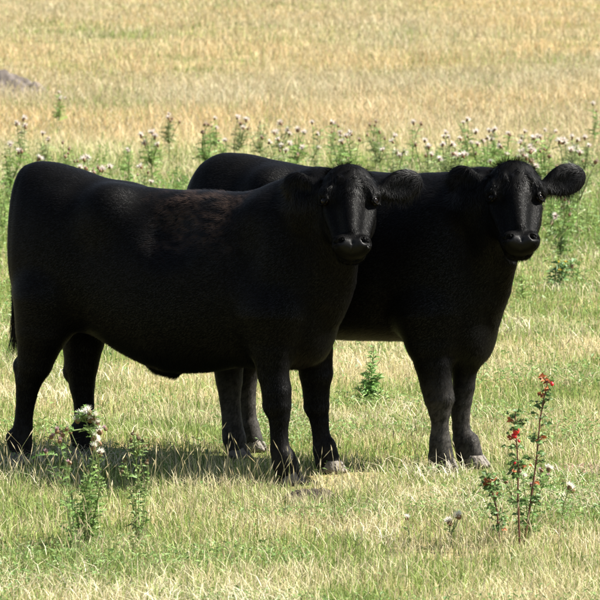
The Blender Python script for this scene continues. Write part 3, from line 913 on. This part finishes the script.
def plant(name, label, cat, group, base, stems, heads, leaf_n, leaf_L, leaf_W, leaf_col, stem_col=C_STEM, stem_r=.003, spiny=True, leaf_name='foliage', head_scale=1.0, spread=.5, lo=.0, hi=.95):
    """stems: list of polylines relative to base; heads: list of (position, mesh)"""
    root = empty(name, base)
    tag(root, label, cat, group)
    g = Geo()
    for st in stems: g.tube(st, [stem_r * (1 - .6 * i / (len(st) - 1)) for i in range(len(st))], jit(stem_col, .1), 5)
    link('stem', g.mesh('stem'), root, M_LEAF)
    g = Geo()
    for st in stems:
        tot = sum((Vector(b) - Vector(a)).length for a, b in zip(st[:-1], st[1:]))
        for i in range(int(leaf_n * tot)):
            t = random.uniform(lo, hi); q = t * (len(st) - 1); j = min(int(q), len(st) - 2); p = Vector(st[j]).lerp(Vector(st[j + 1]), q - j)
            a = random.random() * 6.283; d = Vector((math.cos(a), math.sin(a), random.uniform(.1, .9)))
            k = (1.1 - .55 * t) * random.uniform(.6, 1.2)
            g.leaf(p, d, (random.gauss(0, .6), random.gauss(-.5, .6), 1), leaf_L * k, leaf_W * k, jit(leaf_col, .3), spiny, random.uniform(.1, .5))
    tag(link(leaf_name, g.mesh(leaf_name), root, M_LEAF), kind='stuff')
    for p, m in heads:
        o = link('flower_head', m, root, M_LEAF); o.location = p; o.scale = [head_scale * random.uniform(.85, 1.15)] * 3
        o.rotation_euler = (random.gauss(0, .45), random.gauss(0, .45), random.random() * 6)
    return root

def stem_to(end, bow=.06, n=5, start=(0, 0, 0)):
    s = Vector(start); e = Vector(end); w = Vector((random.gauss(0, bow), random.gauss(0, bow), 0)) * (e - s).length
    return [tuple(s.lerp(e, i / n) + w * math.sin(math.pi * i / n)) for i in range(n + 1)]

def fg_plant(name, label, cat, bpx, bpy, tips, head_px, heads, **kw):
    """plant whose base is seen at (bpx, bpy); tips are where its stems end in the photo"""
    b = ground_at(bpx, bpy); Y = b.y
    stems = []; hs = []
    T = [(at(x, y, Y + random.gauss(0, .05)) - b) for x, y in tips]
    for t in T: stems.append(stem_to(t))
    for i, (x, y) in enumerate(head_px):
        p = at(x, y, Y + random.gauss(0, .035)) - b
        # a short side branch from the nearest stem up to the head
        st = min(stems, key=lambda s: min((Vector(q) - p).length for q in s[2:]))
        q = min(st[1:], key=lambda q: abs((Vector(q) - p).length - .07))
        stems.append(stem_to(p, .08, 3, q)); hs.append((p, heads[i % len(heads)]))
    return plant(name, label, cat, None, b, stems, hs, **kw)

fg_plant('thistle', 'spiny thistle with a bunch of fluffy white seed heads in the left foreground', 'thistle', 84, 552,
         [(84, 415), (96, 425), (70, 430), (98, 445), (104, 470), (64, 470), (82, 455)],
         [(82, 414), (88, 411), (93, 416), (77, 419), (97, 422), (99, 430), (95, 437), (98, 442), (94, 446), (100, 452), (89, 417)], HD_WHITE, leaf_n=170, leaf_L=.045, leaf_W=.016, leaf_col=(.18, .28, .08), lo=.0, hi=.62)
fg_plant('thistle', 'low thistle with dull pink flower heads left of the white seed heads', 'thistle', 72, 556,
         [(56, 432), (66, 440), (69, 460), (46, 455)], [(52, 436), (57, 430), (62, 434), (67, 428), (70, 431), (60, 440), (69, 462), (46, 452), (105, 428)], HD_PINK, leaf_n=60, leaf_L=.05, leaf_W=.02, leaf_col=C_TH)
fg_plant('knapweed', 'bushy knapweed with brown seed buds right of the white thistle', 'wild flower', 138, 545,
         [(134, 436), (145, 442), (126, 462), (148, 468), (136, 470)], [(133, 433), (138, 437), (142, 440), (146, 446), (131, 440), (125, 460), (147, 462), (122, 470)], HD_BUD, leaf_n=130, leaf_L=.04, leaf_W=.012, leaf_col=(.17, .25, .08), spiny=False)
fg_plant('thistle', 'small thistle with two pale heads at the bottom edge below the right cow', 'thistle', 453, 548,
         [(457, 520), (448, 524)], [(458, 515), (449, 521)], HD_WHITE, leaf_n=60, leaf_L=.035, leaf_W=.014, leaf_col=C_TH, head_scale=.9)
fg_plant('thistle', 'thistle with faded pinkish heads between the two red leaved stems', 'thistle', 530, 540,
         [(505, 485), (522, 476), (536, 480), (548, 475)], [(505, 481), (520, 470), (523, 475), (534, 478), (541, 470), (549, 468), (548, 476), (531, 485)], HD_PINK + HD_WHITE[:1], leaf_n=90, leaf_L=.05, leaf_W=.018, leaf_col=C_TH, head_scale=.85)
fg_plant('thistle', 'small thistle with one white head at the right edge of the foreground', 'thistle', 566, 530,
         [(570, 488), (578, 495)], [(570, 486), (572, 489)], HD_WHITE, leaf_n=70, leaf_L=.04, leaf_W=.015, leaf_col=C_TH, head_scale=.8)
fg_plant('thistle', 'tiny pale thistle head in the grass at the bottom left of the right cow', 'thistle', 408, 545,
         [(407, 520)], [(407, 517)], HD_WHITE, leaf_n=50, leaf_L=.03, leaf_W=.01, leaf_col=C_TH, head_scale=.6)

def rose(label, bpx, bpy, tips, hips, red):
    b = ground_at(bpx, bpy); Y = b.y
    root = empty('wild_rose', b); tag(root, label, 'wild rose')
    main = [tuple(at(x, y, Y) - b) for x, y in tips]
    g = Geo(); g.tube(main, [.0042 * (1 - .6 * i / (len(main) - 1)) for i in range(len(main))], (.16, .075, .05), 6)
    twigs = []
    for i in range(46):
        t = random.uniform(.12, 1); q = t * (len(main) - 1); j = min(int(q), len(main) - 2); p = Vector(main[j]).lerp(Vector(main[j + 1]), q - j)
        a = random.random() * 6.283; e = p + Vector((math.cos(a), math.sin(a), random.uniform(.2, .9))) * random.uniform(.02, .05)
        g.tube([p, (p + e) / 2 + Vector((0, 0, .004)), e], [.0016, .0013, .0008], (.15, .10, .05), 4); twigs.append((p, e, t))
    for i in range(60):
        t = random.random(); q = t * (len(main) - 1); j = min(int(q), len(main) - 2); p = Vector(main[j]).lerp(Vector(main[j + 1]), q - j)
        a = random.random() * 6.283; d = Vector((math.cos(a), math.sin(a), -.2)) * .009; g.tri(p + Vector((0, 0, .0015)), p - Vector((0, 0, .0015)), p + d, (.20, .10, .06))
    link('stem', g.mesh('stem'), root, M_LEAF)
    for p, e, t in twigs:
        rd = random.random() < red(t)
        for k in range(random.randint(3, 6)):
            s = random.uniform(.3, 1); c = jit((.30, .09, .03) if rd and random.random() < .8 else (.10, .17, .05), .3)
            a = random.random() * 6.283; gg = Geo(); L_ = random.uniform(.015, .026)
            gg.leaf((0, 0, 0), (math.cos(a), math.sin(a), random.uniform(-.3, .6)), (random.gauss(0, .5), random.gauss(-1, .6), .7), L_, L_ * .75, c, False, .2)
            o = link('leaf', gg.mesh('leaf'), root, M_LEAF); o.location = p.lerp(e, s)
    for x, y, r in hips:
        o = link('rose_hip', HIP, root, M_HIP); o.location = at(x, y, Y) - b; o.scale = (r, r, r * 1.25); o.rotation_euler = (random.gauss(0, .4), random.gauss(0, .4), 0)
HIP = uv_ball(1.0, 12, 8, 'rose_hip')
M_HIP = plain('red_rose_hip', (.55, .015, .02), .3, .5)
rose('tall thin red stemmed rose shoot with orange leaves at its tip', 524, 545, [(524, 545), (531, 500), (537, 455), (540, 420), (544, 398), (548, 380)], [(552, 384, .007)], lambda t: .8 if t > .86 else .1)
rose('shorter rose shoot carrying one bright red hip', 520, 552, [(520, 552), (518, 500), (518, 465), (516, 435), (515, 408)], [(516, 431, .0125), (514, 436, .009), (519, 441, .005), (515, 463, .005)], lambda t: .3 if t > .55 else .08)
rose('short bent rose shoot with few leaves left of the hip', 500, 548, [(500, 548), (497, 510), (491, 488), (488, 476)], [(489, 478, .005)], lambda t: .18)

# upright leafy plants seen around and between the cattle
fg_plant('goldenrod', 'upright leafy green weed framed between the two cows', 'weed', 370, 404,
         [(374, 345), (372, 362), (380, 372), (362, 380), (384, 388), (356, 388), (366, 372)], [], [0], leaf_n=330, leaf_L=.065, leaf_W=.016, leaf_col=(.15, .27, .07), spiny=False, stem_r=.004)
fg_plant('thistle', 'branching thistle with dusty pink heads beside the right ear of the right cow', 'thistle', 560, 262,
         [(562, 198), (568, 205), (556, 215), (572, 222), (552, 230)], [(561, 195), (565, 199), (568, 203), (563, 206), (571, 208), (570, 214), (555, 216), (552, 222)], [HD_FAR[0], HD_FARB[0], HD_FARB[1]], leaf_n=60, leaf_L=.10, leaf_W=.035, leaf_col=C_TH, stem_r=.005, head_scale=.62)
fg_plant('ragwort', 'weed with small yellow flowers right of the muzzle of the right cow', 'wild flower', 556, 290,
         [(562, 262), (568, 268), (557, 265), (550, 270), (572, 262)], [(559, 262), (563, 265), (566, 262), (560, 270), (567, 272), (556, 268)], HD_YELLOW, leaf_n=80, leaf_L=.09, leaf_W=.03, leaf_col=(.11, .20, .07), spiny=False, stem_r=.004, head_scale=.7)
fg_plant('thistle', 'leafy thistle with one brown head low beside the right cow muzzle', 'thistle', 575, 286,
         [(570, 262), (580, 262), (586, 270)], [(569, 262), (572, 266)], HD_FARB, leaf_n=90, leaf_L=.09, leaf_W=.03, leaf_col=C_TH, head_scale=.8)
fg_plant('thistle', 'headless green thistle standing at the left edge beside the rump', 'thistle', 8, 208, [(9, 165), (6, 180), (13, 185)], [], [0], leaf_n=90, leaf_L=.12, leaf_W=.04, leaf_col=C_TH, stem_r=.006)
fg_plant('thistle', 'green thistle rising behind the rump of the rear cow', 'thistle', 178, 205, [(177, 165), (183, 172), (172, 178)], [], [0], leaf_n=90, leaf_L=.11, leaf_W=.04, leaf_col=(.10, .20, .05), stem_r=.006)

# the band of seeding thistles behind the cattle
HEADS = [(215, 118), (238, 117), (260, 122), (280, 123), (297, 129), (262, 137), (278, 139), (312, 122), (332, 122), (340, 132), (376, 121), (379, 131), (413, 122), (446, 132), (468, 119), (443, 144), (453, 144),
         (476, 131), (495, 129), (508, 133), (525, 131), (545, 130), (540, 137), (572, 136), (585, 137), (593, 103), (43, 133), (10, 144), (63, 142), (40, 158), (68, 153), (110, 166), (80, 167), (59, 92), (169, 114),
         (152, 132), (88, 157), (205, 124), (225, 140), (350, 133), (395, 135), (425, 140), (488, 138), (560, 141), (533, 150), (500, 146), (520, 142), (460, 138), (128, 150), (24, 118), (140, 166), (318, 134), (290, 143), (405, 152), (550, 156), (580, 152)]
SPECIAL = {(59, 92): 'lone small thistle on the golden grass above the rump of the near cow',
           (593, 103): 'lone thistle at the right edge on the golden grass, beyond the green band',
           (376, 121): 'tall thistle seen just above the ear of the near cow',
           (110, 166): 'thistle whose heads show just over the back of the near cow',
           (24, 118): 'lone thistle above the green band near the left edge',
           (169, 114): 'thistle taller than its neighbours left of the rump of the rear cow',
           (468, 119): 'thistle above the poll of the right cow reaching into the golden grass',
           (10, 144): 'thistle at the left edge in the green band'}
def band_thistle(px, py, proto_i):
    H = random.uniform(.52, .78); dz = ray(px, py).z; Y = (H - CAM_H) / dz
    b = at(px, py, Y); g = Vector((b.x, b.y, float(gz(b.x, b.y)))); H = max(.3, b.z - g.z)
    stems = [stem_to((0, 0, H), .03)]; heads = []
    brn = random.random() < .15
    hm = HD_FARB if brn else HD_FAR
    heads.append((Vector((0, 0, H)), random.choice(hm)))
    for k in range(random.randint(1, 5)):
        a = random.random() * 6.283; r = random.uniform(.03, .14); e = (r * math.cos(a), r * math.sin(a), H * random.uniform(.80, 1.0))
        stems.append(stem_to(e, .05, 4, (0, 0, H * .5)))
        if random.random() < .8: heads.append((Vector(e), random.choice(hm if random.random() < .6 else HD_FARB)))
    lab = SPECIAL.get((px, py), ('brown headed thistle' if brn else 'white headed thistle') + ' gone to seed in the green band behind the cattle')
    plant('thistle', lab, 'thistle', 'seeding thistles behind the cattle', g, stems, heads,
          leaf_n=60, leaf_L=.11, leaf_W=.032, leaf_col=random.choice([(.16, .26, .07), (.20, .30, .08), (.22, .27, .11)]), stem_r=.006, head_scale=random.uniform(.5, .85))
for i, (px, py) in enumerate(HEADS): band_thistle(px, py, i)

def weeds():
    protos = []
    lab = 'leafy green weed without flowers in the band behind the cattle'; grp = 'leafy weeds behind the cattle'
    for k in range(6):
        H = .42
        st = [stem_to((random.gauss(0, .05), random.gauss(0, .05), H * random.uniform(.7, 1.1)), .05) for _ in range(random.randint(2, 4))]
        r = plant('weed', lab, 'weed', grp, (0, 0, -50), st, [], leaf_n=75, leaf_L=.10, leaf_W=.028, leaf_col=random.choice([(.17, .27, .07), (.20, .31, .07), (.23, .33, .10)]), stem_r=.005, spiny=k % 2 == 0)
        protos.append(r)
    spots = []
    while len(spots) < 280:
        y = random.uniform(24, 45); x = random.uniform(-.115, .115) * y
        d = math.exp(-((y - 33) / 6) ** 2) * (.35 + float(vnoise(x, y, 2.2, 91)))
        if x > 0: d *= 1.2
        if random.random() < d: spots.append((x, y))
    for i, (x, y) in enumerate(spots):
        p = protos[i % 6]
        if i < 6: o = p
        else:
            o = p.copy(); C.objects.link(o)
            for ch in p.children: c = ch.copy(); C.objects.link(c); c.parent = o
        o.location = (x, y, float(gz(x, y))); s = random.uniform(.45, 1.0); o.scale = (s, s, s); o.rotation_euler = (0, 0, random.random() * 6.28)
weeds()

def ground_cover():
    """low broad leaves in patches"""
    n = 170000; x, y = scatter(n, 11.5, 44, 2.02)
    k = RNG.random(n) < 1.2 * sstep(.58, .80, vnoise(x, y, .55, 81) * .6 + .4 * vnoise(x, y, 2.1, 82)) + .03 + .42 * np.exp(-((y - 32) / 7.0) ** 2) * sstep(.25, .7, vnoise(x, y, 1.7, 83)) + .14 * sstep(17, 24, y)
    x, y = x[k], y[k]; n = len(x); z = gz(x, y)
    th = RNG.random(n) * 6.283; L = (.010 + .018 * RNG.random(n)) * (1 + (y - 12) / 25); W = L * (.25 + .25 * RNG.random(n))
    zz = z + .01 + (.05 + .22 * np.exp(-((y - 33) / 7.0) ** 2)) * RNG.random(n); d = np.stack([np.cos(th), np.sin(th), .2 + .7 * RNG.random(n)], 1); s = np.stack([-np.sin(th), np.cos(th), RNG.normal(0, .3, n)], 1)
    p = np.stack([x, y, zz], 1)
    P = np.stack([p, p + d * (L * .5)[:, None] + s * (W * .5)[:, None], p + d * L[:, None] * np.array([1, 1, .6]), p + d * (L * .5)[:, None] - s * (W * .5)[:, None]], 1).reshape(-1, 3)
    b = (np.arange(n) * 4)[:, None]; T = np.concatenate([b + np.array([[0, 1, 2]]), b + np.array([[0, 2, 3]])], 1).reshape(-1, 3)
    me = mesh_np('ground_cover', P, T, 3)
    c = mixc(np.array([.08, .15, .04]), np.array([.22, .32, .10]), RNG.random(n)); set_col(me, np.repeat(c, 4, axis=0))
    tag(link('ground_cover', me, None, M_LEAF), 'patches of low broad leaved green weeds in the grass', 'ground cover', None, 'stuff')
ground_cover()

# ------------------------------------------------------------------ earth mounds
def mound(name, label, cat, c, rx, ry, h, mat, seed, n=44):
    V = []; F = []
    for j in range(n + 1):
        for i in range(n + 1):
            a, b = i / n * 2 - 1, j / n * 2 - 1
            r = math.sqrt(a * a + b * b)
            x, y = a * rx, b * ry
            e = float(vnoise(x, y, rx * .22, seed)) - .5; e2 = float(vnoise(x, y, rx * .08, seed + 1)) - .5
            k = max(0.0, 1 - (r * (1 + .45 * (float(vnoise(a, b, .5, seed + 2)) - .5))) ** 2)
            z = h * (k ** .7) * (1 + .8 * e + .5 * e2) - .02 * (1 - min(1, k * 6))
            wx, wy = c.x + x, c.y + y
            V.append((x, y, float(gz(wx, wy)) - c.z + z))
    for j in range(n):
        for i in range(n): a = j * (n + 1) + i; F.append((a, a + 1, a + n + 2, a + n + 1))
    me = bpy.data.meshes.new(name); me.from_pydata(V, [], F); me.polygons.foreach_set('use_smooth', [True] * len(F))
    o = link(name, me, None, mat); o.location = c
    tag(o, label, cat); return o
M_SOIL = plain('dark_crumbly_soil', (.050, .041, .032), .95, .1, .6, 90)
M_EARTH = plain('grey_earth', (.10, .085, .075), .95, .1, .45, 5)
M_RED = plain('bare_reddish_soil', (.20, .13, .09), .95, .1, .4, 50)
mound('molehill', 'low dark molehill of crumbly soil in front of the near cow front hooves', 'molehill', ground_at(310, 500), .125, .15, .038, M_SOIL, 301)
mound('bare_soil', 'bare reddish soil patch at the right edge behind the rose shoots', 'soil patch', ground_at(588, 470), .20, .16, .02, M_RED, 311)
mound('earth_bank', 'grey eroded earth bank at the far left on the golden grass', 'earth bank', ground_at(-10, 98), 1.0, 1.8, .36, M_EARTH, 321)
